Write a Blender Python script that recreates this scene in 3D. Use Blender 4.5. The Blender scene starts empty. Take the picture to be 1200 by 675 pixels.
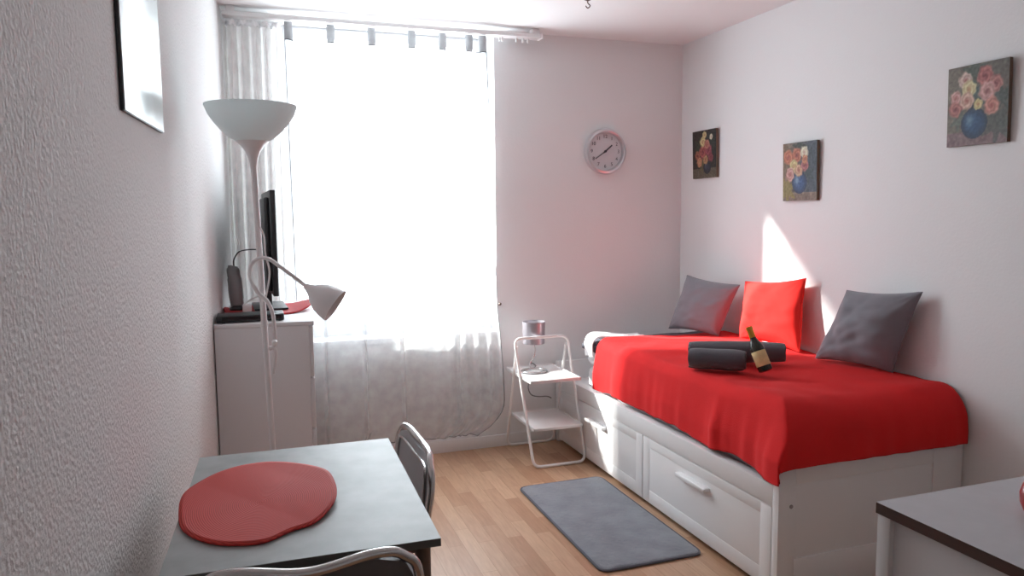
import bpy, bmesh, math, random
from mathutils import Vector, Matrix, noise
C = bpy.context.scene.collection
PI = math.pi
random.seed(7)

# ------------------------------------------------------------------ helpers
def srgb(r, g, b):
    f = lambda c: (c/255)/12.92 if c/255 <= .04045 else ((c/255+.055)/1.055)**2.4
    return (f(r), f(g), f(b), 1)

def mat(name, col, rough=.6, metal=0, bump=None, var=None, **kw):
    m = bpy.data.materials.new(name); m.use_nodes = True
    nt = m.node_tree; b = nt.nodes['Principled BSDF']
    b.inputs['Base Color'].default_value = col
    b.inputs['Roughness'].default_value = rough
    b.inputs['Metallic'].default_value = metal
    for k, v in kw.items():
        b.inputs[k.replace('_', ' ')].default_value = v
    tc = nt.nodes.new('ShaderNodeTexCoord')
    if var:                                   # (scale, amount, detail)
        n = nt.nodes.new('ShaderNodeTexNoise'); n.inputs['Scale'].default_value = var[0]
        n.inputs['Detail'].default_value = var[2] if len(var) > 2 else 3
        r = nt.nodes.new('ShaderNodeValToRGB')
        a = var[1]
        r.color_ramp.elements[0].position = .3; r.color_ramp.elements[1].position = .7
        r.color_ramp.elements[0].color = tuple(c*(1-a) for c in col[:3]) + (1,)
        r.color_ramp.elements[1].color = tuple(min(1, c*(1+a)) for c in col[:3]) + (1,)
        nt.links.new(tc.outputs['Object'], n.inputs['Vector'])
        nt.links.new(n.outputs['Fac'], r.inputs['Fac'])
        nt.links.new(r.outputs['Color'], b.inputs['Base Color'])
    if bump:                                  # (scale, strength, distance, detail)
        n = nt.nodes.new('ShaderNodeTexNoise'); n.inputs['Scale'].default_value = bump[0]
        n.inputs['Detail'].default_value = bump[3] if len(bump) > 3 else 4
        bp = nt.nodes.new('ShaderNodeBump'); bp.inputs['Strength'].default_value = bump[1]
        bp.inputs['Distance'].default_value = bump[2]
        nt.links.new(tc.outputs['Object'], n.inputs['Vector'])
        nt.links.new(n.outputs['Fac'], bp.inputs['Height'])
        nt.links.new(bp.outputs['Normal'], b.inputs['Normal'])
    return m

def sheer(name, col, transp, transl, weave=True):
    m = bpy.data.materials.new(name); m.use_nodes = True
    nt = m.node_tree; nt.nodes.clear()
    out = nt.nodes.new('ShaderNodeOutputMaterial')
    tr = nt.nodes.new('ShaderNodeBsdfTransparent')
    tl = nt.nodes.new('ShaderNodeBsdfTranslucent'); tl.inputs[0].default_value = col
    df = nt.nodes.new('ShaderNodeBsdfDiffuse'); df.inputs[0].default_value = col
    m1 = nt.nodes.new('ShaderNodeMixShader'); m1.inputs[0].default_value = transl
    m2 = nt.nodes.new('ShaderNodeMixShader'); m2.inputs[0].default_value = transp
    nt.links.new(df.outputs[0], m1.inputs[1]); nt.links.new(tl.outputs[0], m1.inputs[2])
    nt.links.new(m1.outputs[0], m2.inputs[1]); nt.links.new(tr.outputs[0], m2.inputs[2])
    if not weave:
        nt.links.new(m2.outputs[0], out.inputs[0]); return m
    # woven print: cloudy patches a little denser than the rest
    tc = nt.nodes.new('ShaderNodeTexCoord')
    n = nt.nodes.new('ShaderNodeTexNoise'); n.inputs['Scale'].default_value = 14
    n.inputs['Detail'].default_value = 3
    mr = nt.nodes.new('ShaderNodeMapRange')
    mr.inputs['From Min'].default_value = .35; mr.inputs['From Max'].default_value = .65
    mr.inputs['To Min'].default_value = transp-.07; mr.inputs['To Max'].default_value = transp+.07
    nt.links.new(tc.outputs['Object'], n.inputs['Vector'])
    nt.links.new(n.outputs['Fac'], mr.inputs['Value'])
    nt.links.new(mr.outputs['Result'], m2.inputs[0])
    nt.links.new(m2.outputs[0], out.inputs[0])
    return m

def NB(): return bmesh.new()

def box(bm, lo, hi, bev=0, seg=2, M=None):
    lo, hi = Vector(lo), Vector(hi)
    r = bmesh.ops.create_cube(bm, size=1)
    vs = r['verts']
    for v in vs:
        v.co = Vector((lo[i] + (v.co[i]+.5)*(hi[i]-lo[i]) for i in range(3)))
    if M is not None: bmesh.ops.transform(bm, matrix=M, verts=vs)
    if bev:
        es = list({e for v in vs for e in v.link_edges})
        bmesh.ops.bevel(bm, geom=es, offset=bev, segments=seg, affect='EDGES', profile=.5)

def smooth_path(pts, n=6, closed=False):
    P = [Vector(p) for p in pts]; out = []
    N = len(P); rng = N if closed else N-1
    for i in range(rng):
        g = lambda k: P[k % N] if closed else P[max(0, min(N-1, k))]
        p0, p1, p2, p3 = g(i-1), g(i), g(i+1), g(i+2)
        for j in range(n):
            t = j/n
            out.append(.5*((2*p1)+(p2-p0)*t+(2*p0-5*p1+4*p2-p3)*t*t+(3*p1-p0-3*p2+p3)*t**3))
    if not closed: out.append(P[-1])
    return out

def round_poly(pts, r, n=6, closed=True):
    """polyline with rounded corners"""
    P = [Vector(p) for p in pts]; N = len(P); out = []
    for i, p in enumerate(P):
        if not closed and i in (0, N-1): out.append(p); continue
        a = P[i-1]; b = P[(i+1) % N]
        da, db = (a-p), (b-p)
        rr = min(r, da.length*.49, db.length*.49)
        s, e = p+da.normalized()*rr, p+db.normalized()*rr
        for j in range(n+1):
            t = j/n
            out.append((1-t)**2*s + 2*t*(1-t)*p + t*t*e)
    return out

def tube(bm, pts, r, seg=10, closed=False, flat=1.0):
    P = [Vector(p) for p in pts]; N = len(P)
    rs = r if isinstance(r, (list, tuple)) else [r]*N
    up = None; rings = []
    for i, p in enumerate(P):
        a = P[i-1] if (i > 0 or closed) else p
        b = P[(i+1) % N] if (i < N-1 or closed) else p
        t = (b-a)
        t = t.normalized() if t.length > 1e-9 else Vector((0, 0, 1))
        if up is None:
            up = Vector((0, 0, 1)) if abs(t.z) < .9 else Vector((1, 0, 0))
        s = t.cross(up)
        if s.length < 1e-6: s = t.cross(Vector((0, 1, 0)))
        s.normalize(); up = s.cross(t).normalized()
        rings.append([bm.verts.new(p + s*math.cos(2*PI*k/seg)*rs[i] + up*math.sin(2*PI*k/seg)*rs[i]*flat) for k in range(seg)])
    M = N if closed else N-1
    for i in range(M):
        A, B = rings[i], rings[(i+1) % N]
        for k in range(seg):
            bm.faces.new((A[k], A[(k+1) % seg], B[(k+1) % seg], B[k]))
    if not closed:
        bm.faces.new(rings[0][::-1]); bm.faces.new(rings[-1])

def lathe(bm, prof, c=(0, 0, 0), seg=40, M=None, cap=True):
    c = Vector(c); rings = []; vs = []
    for r, z in prof:
        if r < 1e-6: ring = [bm.verts.new(c+Vector((0, 0, z)))]
        else: ring = [bm.verts.new(c+Vector((r*math.cos(2*PI*k/seg), r*math.sin(2*PI*k/seg), z))) for k in range(seg)]
        rings.append(ring); vs += ring
    for A, B in zip(rings, rings[1:]):
        for k in range(seg):
            q = [A[k % len(A)], A[(k+1) % len(A)], B[(k+1) % len(B)], B[k % len(B)]]
            u = []
            for v in q:
                if v not in u: u.append(v)
            if len(u) > 2: bm.faces.new(u)
    if cap:
        for R in (rings[0], rings[-1]):
            if len(R) > 2: bm.faces.new(R)
    if M is not None: bmesh.ops.transform(bm, matrix=M, verts=vs)
    return vs

def grid(bm, fn, nu, nv):
    V = [[bm.verts.new(fn(i/nu, j/nv)) for j in range(nv+1)] for i in range(nu+1)]
    for i in range(nu):
        for j in range(nv):
            bm.faces.new((V[i][j], V[i+1][j], V[i+1][j+1], V[i][j+1]))
    return V

def root(name, label, cat, loc=(0, 0, 0), rz=0, group=None):
    o = bpy.data.objects.new(name, None); C.objects.link(o)
    o.empty_display_size = .05
    o.location = loc; o.rotation_euler = (0, 0, rz)
    o['label'] = label; o['category'] = cat
    if group: o['group'] = group
    return o

def obj(name, bm, m, parent=None, world=True, smooth=True, ang=40, label=None, origin=None):
    """link bm as one mesh object. world=True: the mesh was modelled in world space"""
    bmesh.ops.recalc_face_normals(bm, faces=bm.faces)
    if parent is not None and world:
        r = parent; Mx = Matrix.Identity(4)
        while r is not None:
            Mx = Matrix.LocRotScale(r.location, r.rotation_euler, r.scale) @ Mx; r = r.parent
        bmesh.ops.transform(bm, matrix=Mx.inverted(), verts=bm.verts)
    if origin is not None:
        bmesh.ops.translate(bm, vec=-Vector(origin), verts=bm.verts)
    me = bpy.data.meshes.new(name); bm.to_mesh(me); bm.free()
    for mm in (m if isinstance(m, (list, tuple)) else [m]): me.materials.append(mm)
    if smooth:
        me.shade_smooth()
        me.set_sharp_from_angle(angle=math.radians(ang))
    o = bpy.data.objects.new(name, me); C.objects.link(o)
    if origin is not None: o.location = origin
    if parent is not None: o.parent = parent
    if label: o['label'] = label
    return o

def tag(o, label, cat, group=None):
    o['label'] = label; o['category'] = cat
    if group: o['group'] = group
    return o

def struct(name, bm, m, **k):
    o = obj(name, bm, m, **k)
    o['kind'] = 'structure'
    return o

def solidify(o, t, off=-1):
    md = o.modifiers.new('thick', 'SOLIDIFY'); md.thickness = t; md.offset = off
def subsurf(o, n=1):
    md = o.modifiers.new('sub', 'SUBSURF'); md.levels = n; md.render_levels = n

# ------------------------------------------------------------------ materials
WHITE = (.80, .785, .785, 1)
M_wall = mat('painted_wall', (.785, .785, .79, 1), .9, bump=(90, .15, .004))
M_ceil = mat('painted_ceiling', (.82, .82, .82, 1), .95)
def rough_plaster():
    m = mat('rough_plaster', (.70, .695, .695, 1), .85)
    nt = m.node_tree; b = nt.nodes['Principled BSDF']; tc = nt.nodes['Texture Coordinate']
    n = nt.nodes.new('ShaderNodeTexNoise'); n.inputs['Scale'].default_value = 95
    n.inputs['Detail'].default_value = 5; n.inputs['Roughness'].default_value = .6
    v = nt.nodes.new('ShaderNodeTexVoronoi'); v.inputs['Scale'].default_value = 120
    v.feature = 'SMOOTH_F1'
    mx = nt.nodes.new('ShaderNodeMath'); mx.operation = 'SUBTRACT'
    bp = nt.nodes.new('ShaderNodeBump'); bp.inputs['Strength'].default_value = .6
    bp.inputs['Distance'].default_value = .006
    nt.links.new(tc.outputs['Object'], n.inputs['Vector']); nt.links.new(tc.outputs['Object'], v.inputs['Vector'])
    nt.links.new(n.outputs['Fac'], mx.inputs[0]); nt.links.new(v.outputs['Distance'], mx.inputs[1])
    nt.links.new(mx.outputs[0], bp.inputs['Height']); nt.links.new(bp.outputs['Normal'], b.inputs['Normal'])
    return m
M_plaster = rough_plaster()
def laminate():
    m = mat('beech_laminate_floor', srgb(196, 158, 120), .38)
    nt = m.node_tree; b = nt.nodes['Principled BSDF']; tc = nt.nodes['Texture Coordinate']
    mp = nt.nodes.new('ShaderNodeMapping'); mp.inputs['Rotation'].default_value = (0, 0, PI/2)
    br = nt.nodes.new('ShaderNodeTexBrick')
    br.inputs['Scale'].default_value = 1
    br.inputs['Brick Width'].default_value = .42; br.inputs['Row Height'].default_value = .066
    br.inputs['Mortar Size'].default_value = .0007; br.inputs['Mortar Smooth'].default_value = .3
    br.offset = .37; br.offset_frequency = 2
    br.inputs['Color1'].default_value = srgb(205, 168, 138)
    br.inputs['Color2'].default_value = srgb(178, 136, 106)
    br.inputs['Mortar'].default_value = srgb(150, 112, 80)
    n = nt.nodes.new('ShaderNodeTexNoise'); n.inputs['Scale'].default_value = 9; n.inputs['Detail'].default_value = 6
    m2 = nt.nodes.new('ShaderNodeMapping'); m2.inputs['Scale'].default_value = (9, .9, 1)
    mix = nt.nodes.new('ShaderNodeMixRGB'); mix.blend_type = 'MULTIPLY'; mix.inputs[0].default_value = .35
    rr = nt.nodes.new('ShaderNodeValToRGB')
    rr.color_ramp.elements[0].position = .35; rr.color_ramp.elements[0].color = (.62, .55, .5, 1)
    rr.color_ramp.elements[1].position = .65; rr.color_ramp.elements[1].color = (1, 1, 1, 1)
    L = nt.links.new
    L(tc.outputs['Object'], mp.inputs['Vector']); L(mp.outputs[0], br.inputs['Vector'])
    L(tc.outputs['Object'], m2.inputs['Vector']); L(m2.outputs[0], n.inputs['Vector'])
    L(n.outputs['Fac'], rr.inputs['Fac'])
    L(br.outputs['Color'], mix.inputs[1]); L(rr.outputs['Color'], mix.inputs[2])
    L(mix.outputs[0], b.inputs['Base Color'])
    return m
M_floor = laminate()
M_white = mat('white_lacquer', (.80, .79, .79, 1), .38)
M_whitepaint = mat('white_painted_metal', (.82, .80, .79, 1), .4)
M_chest = mat('white_foil_board', (.70, .68, .69, 1), .5)
M_gapshade = mat('painted_gap_shade', (.05, .045, .045, 1), .9)
M_red = mat('red_blanket_wool', srgb(214, 24, 26), .95, bump=(260, .35, .003), var=(6, .05))
M_redpil = mat('red_cushion_cotton', srgb(232, 34, 26), .9, bump=(220, .3, .002))
M_greypil = mat('grey_cushion_cotton', srgb(126, 124, 131), .92, bump=(220, .3, .002), Sheen_Weight=.2)
M_towel = mat('dark_grey_terry', srgb(90, 86, 92), .98, bump=(420, .7, .004), Sheen_Weight=.3)
M_sheet = mat('white_bed_linen', (.85, .85, .86, 1), .9, bump=(60, .2, .004))
M_mattress = mat('white_mattress_ticking', (.80, .80, .82, 1), .9, bump=(180, .3, .003))
M_greycover = mat('grey_fitted_cover', srgb(92, 92, 102), .92, bump=(180, .3, .003))
M_rug = mat('grey_rug_pile', srgb(138, 141, 149), .98, bump=(330, .9, .006), var=(9, .17, 5), Sheen_Weight=.3)
M_rugedge = mat('grey_rug_binding', srgb(100, 100, 108), .95)
M_tabletop = mat('grey_table_laminate', srgb(158, 162, 161), .45, var=(13, .16, 7))
M_tableedge = mat('dark_table_edge', srgb(92, 88, 84), .5)
M_brownleg = mat('bronze_metal_leg', srgb(110, 92, 82), .4, .6)
M_chrome = mat('brushed_steel_tube', (.62, .60, .59, 1), .22, 1)
M_chairpad = mat('grey_metallic_seat', srgb(190, 190, 193), .40, .1)
M_chairpad2 = mat('dark_grey_seat', srgb(92, 88, 88), .5, .2)
M_mirror = mat('brushed_steel_face', (.62, .64, .64, 1), .26, 1)
M_black = mat('black_plastic', (.02, .02, .022, 1), .4)
M_screen = mat('black_screen', (.01, .01, .012, 1), .12)
M_greyplastic = mat('grey_plastic', srgb(150, 148, 148), .5)
M_lampshade = sheer('frosted_lamp_bowl', (.82, .86, .86, 1), .0, .5, False)
M_lampwhite = mat('white_lamp_enamel', (.74, .71, .71, 1), .4)
M_rubber = mat('grey_cable', srgb(120, 118, 118), .6)
M_silver = mat('silver_rim', (.66, .66, .68, 1), .3, .7)
M_clockface = mat('clock_face', srgb(205, 205, 208), .5)
M_ink = mat('clock_ink', srgb(70, 70, 76), .6)
M_lampsilver = mat('silver_foil_shade', srgb(170, 165, 172), .35, .5)
M_worktop = mat('light_grey_worktop', srgb(206, 206, 210), .4, var=(30, .03))
M_darkedge = mat('dark_brown_worktop_edge', srgb(84, 62, 56), .5)
M_cab = mat('kitchen_cabinet_board', (.60, .56, .55, 1), .5)
M_cabwhite = mat('kitchen_cabinet_stile', (.72, .70, .69, 1), .5)
M_glassdark = mat('dark_green_bottle_glass', (.012, .016, .010, 1), .08)
M_gold = mat('gold_foil', srgb(214, 160, 62), .35, .6)
M_label = mat('cream_gold_label', srgb(214, 194, 140), .6, var=(40, .12))
M_sheer = sheer('sheer_voile', (.64, .65, .66, 1), .52, .60)
M_sheer2 = sheer('gathered_voile', (.88, .87, .86, 1), .14, .55)
M_tab = sheer('grey_tab_ribbon', (.50, .50, .51, 1), .25, .5)
M_bind = mat('grey_hem_binding', srgb(84, 84, 88), .9)
M_frame = mat('white_window_frame', (.84, .84, .85, 1), .35)
M_hook = mat('brown_metal', srgb(90, 66, 58), .5)
M_apple = mat('red_apple_skin', srgb(178, 22, 34), .3, var=(25, .2))
def thin_glass():
    m = bpy.data.materials.new('window_glass'); m.use_nodes = True
    nt = m.node_tree; nt.nodes.clear()
    o = nt.nodes.new('ShaderNodeOutputMaterial'); t = nt.nodes.new('ShaderNodeBsdfTransparent')
    t.inputs[0].default_value = (.96, .98, .98, 1)
    g = nt.nodes.new('ShaderNodeBsdfGlossy'); g.inputs['Roughness'].default_value = .02
    mx = nt.nodes.new('ShaderNodeMixShader')
    mx.inputs[0].default_value = .04; nt.links.new(t.outputs[0], mx.inputs[1])
    nt.links.new(g.outputs[0], mx.inputs[2]); nt.links.new(mx.outputs[0], o.inputs[0])
    return m
M_glass = thin_glass()
def woven(name, c1, c2):
    """concentric oval weave: rings of plait round the mat's middle (object space)"""
    m = mat(name, c1, .7)
    nt = m.node_tree; b = nt.nodes['Principled BSDF']; tc = nt.nodes['Texture Coordinate']
    mp = nt.nodes.new('ShaderNodeMapping'); mp.inputs['Scale'].default_value = (1.5, 1, 0)
    w = nt.nodes.new('ShaderNodeTexWave'); w.wave_type = 'RINGS'; w.rings_direction = 'SPHERICAL'
    w.inputs['Scale'].default_value = 48; w.inputs['Distortion'].default_value = .6
    r = nt.nodes.new('ShaderNodeValToRGB'); r.color_ramp.elements[0].color = c2; r.color_ramp.elements[1].color = c1
    r.color_ramp.elements[1].position = .6
    bp = nt.nodes.new('ShaderNodeBump'); bp.inputs['Strength'].default_value = .3; bp.inputs['Distance'].default_value = .0015
    L = nt.links.new
    L(tc.outputs['Object'], mp.inputs['Vector']); L(mp.outputs[0], w.inputs['Vector'])
    L(w.outputs['Fac'], r.inputs['Fac']); L(r.outputs['Color'], b.inputs['Base Color'])
    L(w.outputs['Fac'], bp.inputs['Height']); L(bp.outputs['Normal'], b.inputs['Normal'])
    return m
M_mat = woven('red_woven_mat', srgb(204, 58, 48), srgb(176, 44, 40))
M_matdark = woven('crimson_woven_mat', srgb(190, 26, 34), srgb(150, 18, 28))

# ------------------------------------------------------------------ the room
XR, YB, ZC = 2.609, 4.182, 2.449
YN = -1.6                                  # wall behind the camera
WX0, WX1, WZ0, WZ1 = .19, 1.355, .70, 2.432
WT = .26
def xl(y): return -.108+.068*(y-YB)         # the left wall runs slightly askew
LA = -math.atan(.068)

bm = NB(); box(bm, (-.9, YN-.2, -.12), (XR+.3, YB+WT, 0)); struct('floor', bm, M_floor, smooth=False)
bm = NB(); box(bm, (-.9, YN-.2, ZC), (XR+.3, YB+WT, ZC+.15)); struct('ceiling', bm, M_ceil, smooth=False)
bm = NB(); box(bm, (XR, YN-.2, 0), (XR+.2, YB+WT, ZC)); struct('wall_right', bm, M_wall, smooth=False)
bm = NB()
v = [bm.verts.new(p) for p in [(xl(YB+WT), YB+WT, 0), (xl(YN-.2), YN-.2, 0), (-.9, YN-.2, 0), (-.9, YB+WT, 0)]]
f = bm.faces.new(v); r = bmesh.ops.extrude_face_region(bm, geom=[f])
bmesh.ops.translate(bm, vec=(0, 0, ZC), verts=[x for x in r['geom'] if isinstance(x, bmesh.types.BMVert)])
struct('wall_left', bm, M_plaster, smooth=False)
bm = NB(); box(bm, (-.9, YN-.2, 0), (XR+.2, YN, ZC)); struct('wall_near', bm, M_wall, smooth=False)
bm = NB()
x0 = -.3
box(bm, (x0, YB, 0), (WX0, YB+WT, ZC)); box(bm, (WX1, YB, 0), (XR, YB+WT, ZC))
box(bm, (WX0, YB, 0), (WX1, YB+WT, WZ0)); box(bm, (WX0, YB, WZ1), (WX1, YB+WT, ZC))
struct('wall_far', bm, M_wall, smooth=False)
bm = NB(); box(bm, (xl(YB)+.02, YB-.014, 0), (1.72, YB-.0005, .072), .003); struct('baseboard_far', bm, M_white)
bm = NB(); box(bm, (XR-.014, YN, 0), (XR-.0005, 2.08, .07), .003); struct('baseboard_right', bm, M_white)

# window: sill, outer frame, sash, pane, handle
win = bpy.data.objects.new('window_1', None); C.objects.link(win); win.location = (.77, YB, WZ0); win['kind'] = 'structure'
bm = NB(); box(bm, (WX0-.0, YB-.035, WZ0-.02), (WX1+.0, YB+.19, WZ0+.012), .005); obj('window_sill', bm, M_frame, win)
def ring_frame(x0, x1, z0, z1, w, y0, y1, wb=None):
    bm = NB(); wb = wb or w
    box(bm, (x0, y0, z0), (x0+w, y1, z1), .004); box(bm, (x1-w, y0, z0), (x1, y1, z1), .004)
    box(bm, (x0+w, y0, z0), (x1-w, y1, z0+wb), .004); box(bm, (x0+w, y0, z1-w), (x1-w, y1, z1), .004)
    return bm
obj('window_frame', ring_frame(WX0, WX1, WZ0+.012, WZ1, .035, YB+.15, YB+.22, .06), M_frame, win)
sash = obj('window_sash', ring_frame(WX0+.02, WX1-.02, WZ0+.06, WZ1-.015, .045, YB+.135, YB+.185, .115), M_frame, win)
bm = NB(); box(bm, (WX0+.07, YB+.158, WZ0+.14), (WX1-.07, YB+.162, WZ1-.07)); obj('window_pane', bm, M_glass, win, smooth=False)
bm = NB(); box(bm, (WX0+.035, YB+.12, 1.42), (WX0+.06, YB+.135, 1.49), .004)
tube(bm, round_poly([(WX0+.047, YB+.13, 1.47), (WX0+.047, YB+.09, 1.47), (WX0+.047, YB+.09, 1.35)], .015, closed=False), .008)
obj('window_handle', bm, M_frame, win)

# ceiling hook
t = root('ceiling_hook', 'small brown metal hook screwed into the white ceiling', 'hook', (1.60, 3.43, ZC))
bm = NB(); lathe(bm, [(.001, 0), (.018, 0), (.018, -.006), (.006, -.012), (.001, -.012)], (1.60, 3.43, ZC)); obj('rosette', bm, M_hook, t)
bm = NB(); tube(bm, smooth_path([(1.60, 3.43, ZC-.01), (1.60, 3.43, ZC-.022), (1.612, 3.43, ZC-.034), (1.60, 3.43, ZC-.046), (1.588, 3.43, ZC-.036)]), .0028, 8)
obj('hook', bm, M_hook, t)

# dark hook beside the window's lower corner
bm = NB(); lathe(bm, [(.0005, 0), (.010, 0), (.010, .012), (.006, .02), (.0005, .022)], seg=20, M=Matrix.Translation((1.372, YB, .868)) @ Matrix.Rotation(PI/2, 4, 'X'))
tag(obj('wall_hook', bm, M_hook, origin=(1.372, YB, .868)), 'tiny dark knob on the far wall at the lower right corner of the window', 'hook')

# ------------------------------------------------------------------ curtain rail and curtains
YC = 4.085
t = root('curtain_rail', 'white ceiling-mounted curtain track running above the window', 'curtain rail', (.75, YC, ZC))
bm = NB(); box(bm, (-.10, YC-.035, 2.397), (1.60, YC+.035, 2.420), .005)
obj('track', bm, M_white, t)
bm = NB(); box(bm, (1.60, YC-.037, 2.395), (1.612, YC+.037, 2.422), .004)
obj('end_cap', bm, M_white, t)
for x in (-.06, 1.57):
    bm = NB(); box(bm, (x-.02, YC-.025, 2.4205), (x+.02, YC+.025, ZC-.0005), .002); obj('bracket', bm, M_white, t)
for x in (1.36, 1.375, 1.46, 1.50, 1.53):
    bm = NB(); box(bm, (x-.005, YC-.006, 2.372), (x+.005, YC+.006, 2.394), .002); obj('glider', bm, M_white, t)

TABX = [.215, .427, .64, .855, 1.026, 1.177, 1.255]
def curtain_edges(z):
    """left and right edge of the main curtain at height z"""
    zz = max(0, min(1, (2.30-z)/2.15))
    L = .196+.015*zz
    if z > .86: R = 1.275+.055*(2.30-z)/1.44
    else: R = 1.33+.04*math.sin(min(1, (.86-z)/.60)*PI/2)
    if z < .30: R -= .17*((.30-z)/.18)**2.2
    return L, R
def top_z(x):
    """top hem sags between the tabs"""
    for a, b in zip(TABX, TABX[1:]):
        if a <= x <= b:
            u = (x-a)/(b-a); return 2.303-.10*(b-a)*4*u*(1-u)*.9
    return 2.303
def curt(u, w):
    z0 = .125
    z = 2.303-(2.303-z0)*w
    L, R = curtain_edges(z)
    x = L+(R-L)*u
    if w == 0: z = top_z(x)
    elif w < .08: z += (top_z(x)-2.303)*(1-w/.08)
    z += .02*max(0, w-.9)*10*(u-.5)*-.4
    amp = .010+.012*w
    y = YC-.012+amp*math.sin(x*19+1.2*math.sin(x*5))*.5
    # deeper folds bunched towards the right edge, lower down
    k = max(0, (u-.62)/.38)*min(1, w*1.4)
    y += .022*k*math.sin(u*95)
    # long crease folds
    for cx, dep in ((.555, .045), (.768, .038), (.345, .034), (1.09, .028)):
        y -= dep*math.exp(-((x-cx)/.007)**2)*min(1, w*1.2)
    return Vector((x, y, z))
t = root('sheer_curtain', 'white sheer curtain hung from grey tabs across the whole window', 'curtain', (.75, YC, .12))
bm = NB(); grid(bm, curt, 230, 60); obj('curtain_panel', bm, M_sheer, t)
for x in TABX:
    bm = NB()
    pts = [(YC-.014, 2.298), (YC-.016, 2.34), (YC-.018, 2.375), (YC-.012, 2.390), (YC-.002, 2.393), (YC+.004, 2.375), (YC+.0, 2.34), (YC-.010, 2.298)]
    path = smooth_path([(0, a, b) for a, b in pts], 4)
    A = [bm.verts.new((x-.020, p.y, p.z)) for p in path]; B = [bm.verts.new((x+.020, p.y, p.z)) for p in path]
    for i in range(len(path)-1): bm.faces.new((A[i], B[i], B[i+1], A[i+1]))
    o = obj('tab', bm, M_tab, t); solidify(o, .0012)
bm = NB()
tube(bm, [curt(i/120, 0)+Vector((0, -.002, 0)) for i in range(121)], .0022, 6)
tube(bm, [curt(0, j/60)+Vector((0, -.002, 0)) for j in range(61)], .0020, 6)
tube(bm, [curt(1, j/60)+Vector((0, -.002, 0)) for j in range(61)], .0022, 6)
tube(bm, [curt(i/230, 1)+Vector((0, -.002, 0)) for i in range(231)], .0020, 6)
obj('hem_binding', bm, M_bind, t, label='thin grey hem binding')

def gath(u, w):
    z = 2.372-(2.372-.10)*w
    x = -.098+.285*u+.01*w*(u-.5)
    y = YC+.012+.020*math.sin(u*2*PI*5.3+.7*math.sin(w*3))+.008*math.sin(u*41+w*2)
    return Vector((x, y, z))
t = root('gathered_curtain', 'plain white curtain bunched in folds in the left corner beside the window', 'curtain', (.05, YC, .10))
bm = NB(); grid(bm, gath, 110, 30); obj('curtain_panel', bm, M_sheer2, t)
bm = NB()
def tape(u, w):
    p = gath(u, 0); return Vector((p.x, p.y+(-.004 if w < .5 else -.004), 2.360+.022*w+.005*math.sin(u*90)))
grid(bm, tape, 110, 2); o = obj('heading_tape', bm, M_sheet, t); solidify(o, .004)

# ------------------------------------------------------------------ mirror panel on the left wall
def on_left(y, off=0):   # matrix: local x along the wall (+y), local y out of the wall, z up
    return Matrix.Translation((xl(y), y, 0)) @ Matrix.Rotation(PI/2+LA, 4, 'Z') @ Matrix.Rotation(PI, 4, 'Z')
t = root('metal_wall_panel', 'tall brushed steel panel with dark edge hanging high on the rough left wall', 'wall panel', (xl(1.86), 1.86, 1.635))
ang = PI/2+LA
def lw(y, s, off, z):    # s along wall from y, off out of wall
    d = Vector((math.cos(ang), math.sin(ang), 0)); n = Vector((math.sin(ang), -math.cos(ang), 0))
    b = Vector((xl(y), y, z)); return b+d*s+n*off
def lwbox(bm, y, s0, s1, o0, o1, z0, z1, bev=0):
    d = Vector((math.cos(ang), math.sin(ang), 0)); n = Vector((math.sin(ang), -math.cos(ang), 0))
    M = Matrix(((d.x, n.x, 0, xl(y)), (d.y, n.y, 0, y), (0, 0, 1, 0), (0, 0, 0, 1)))
    box(bm, (s0, o0, z0), (s1, o1, z1), bev, M=M)
bm = NB(); lwbox(bm, 1.86, 0, .470, .001, .009, 1.634, 2.28, .001); obj('backing_board', bm, M_black, t, label='dark backing board edge')
bm = NB(); lwbox(bm, 1.86, .003, .467, .0092, .011, 1.637, 2.277, .0006); obj('steel_face', bm, M_mirror, t)

# ------------------------------------------------------------------ wall clock
cx, cz, R = 2.061, 1.777, .139
t = root('wall_clock', 'round silver-rimmed wall clock with pale dial on the far wall', 'clock', (cx, YB, cz))
MC = Matrix.Translation((cx, YB-.0005, cz)) @ Matrix.Rotation(PI/2, 4, 'X')
bm = NB(); lathe(bm, [(R-.004, 0), (R, .006), (R, .022), (R-.006, .036), (R-.016, .040), (R-.022, .036), (R-.026, .018), (R-.026, 0)], seg=64, M=MC, cap=False); obj('rim', bm, M_silver, t)
bm = NB(); lathe(bm, [(.0005, .004), (R-.0265, .004), (R-.0265, .014), (.0005, .014)], seg=64, M=MC, cap=False); obj('dial', bm, M_clockface, t)
for i in range(1, 13):
    a = i*PI/6
    cu = bpy.data.curves.new('numeral', 'FONT'); cu.body = str(i); cu.size = .030; cu.align_x = 'CENTER'; cu.align_y = 'CENTER'; cu.extrude = .0006
    tmp = bpy.data.objects.new('tmp', cu); C.objects.link(tmp)
    me = bpy.data.meshes.new_from_object(tmp.evaluated_get(bpy.context.evaluated_depsgraph_get()))
    bpy.data.objects.remove(tmp)
    o = bpy.data.objects.new('numeral', me); C.objects.link(o); o.parent = t
    o.location = (math.sin(a)*.090, -.0155, math.cos(a)*.090); o.rotation_euler = (PI/2, 0, 0)
    me.materials.clear(); me.materials.append(M_ink)
def hand(name, a, L, w, y):
    bm = NB(); M = Matrix.Translation((cx, YB-y, cz)) @ Matrix.Rotation(a, 4, 'Y')
    box(bm, (-w, -.0012, -.016), (w, 0, L), .0004, 1, M=M); return obj(name, bm, M_ink, t)
hand('hour_hand', math.radians(50), .060, .0042, .018)
hand('minute_hand', math.radians(236), .082, .0030, .021)
bm = NB(); lathe(bm, [(.0004, .014), (.0075, .014), (.0075, .024), (.0004, .025)], seg=20, M=MC); obj('hub', bm, M_ink, t)

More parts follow.
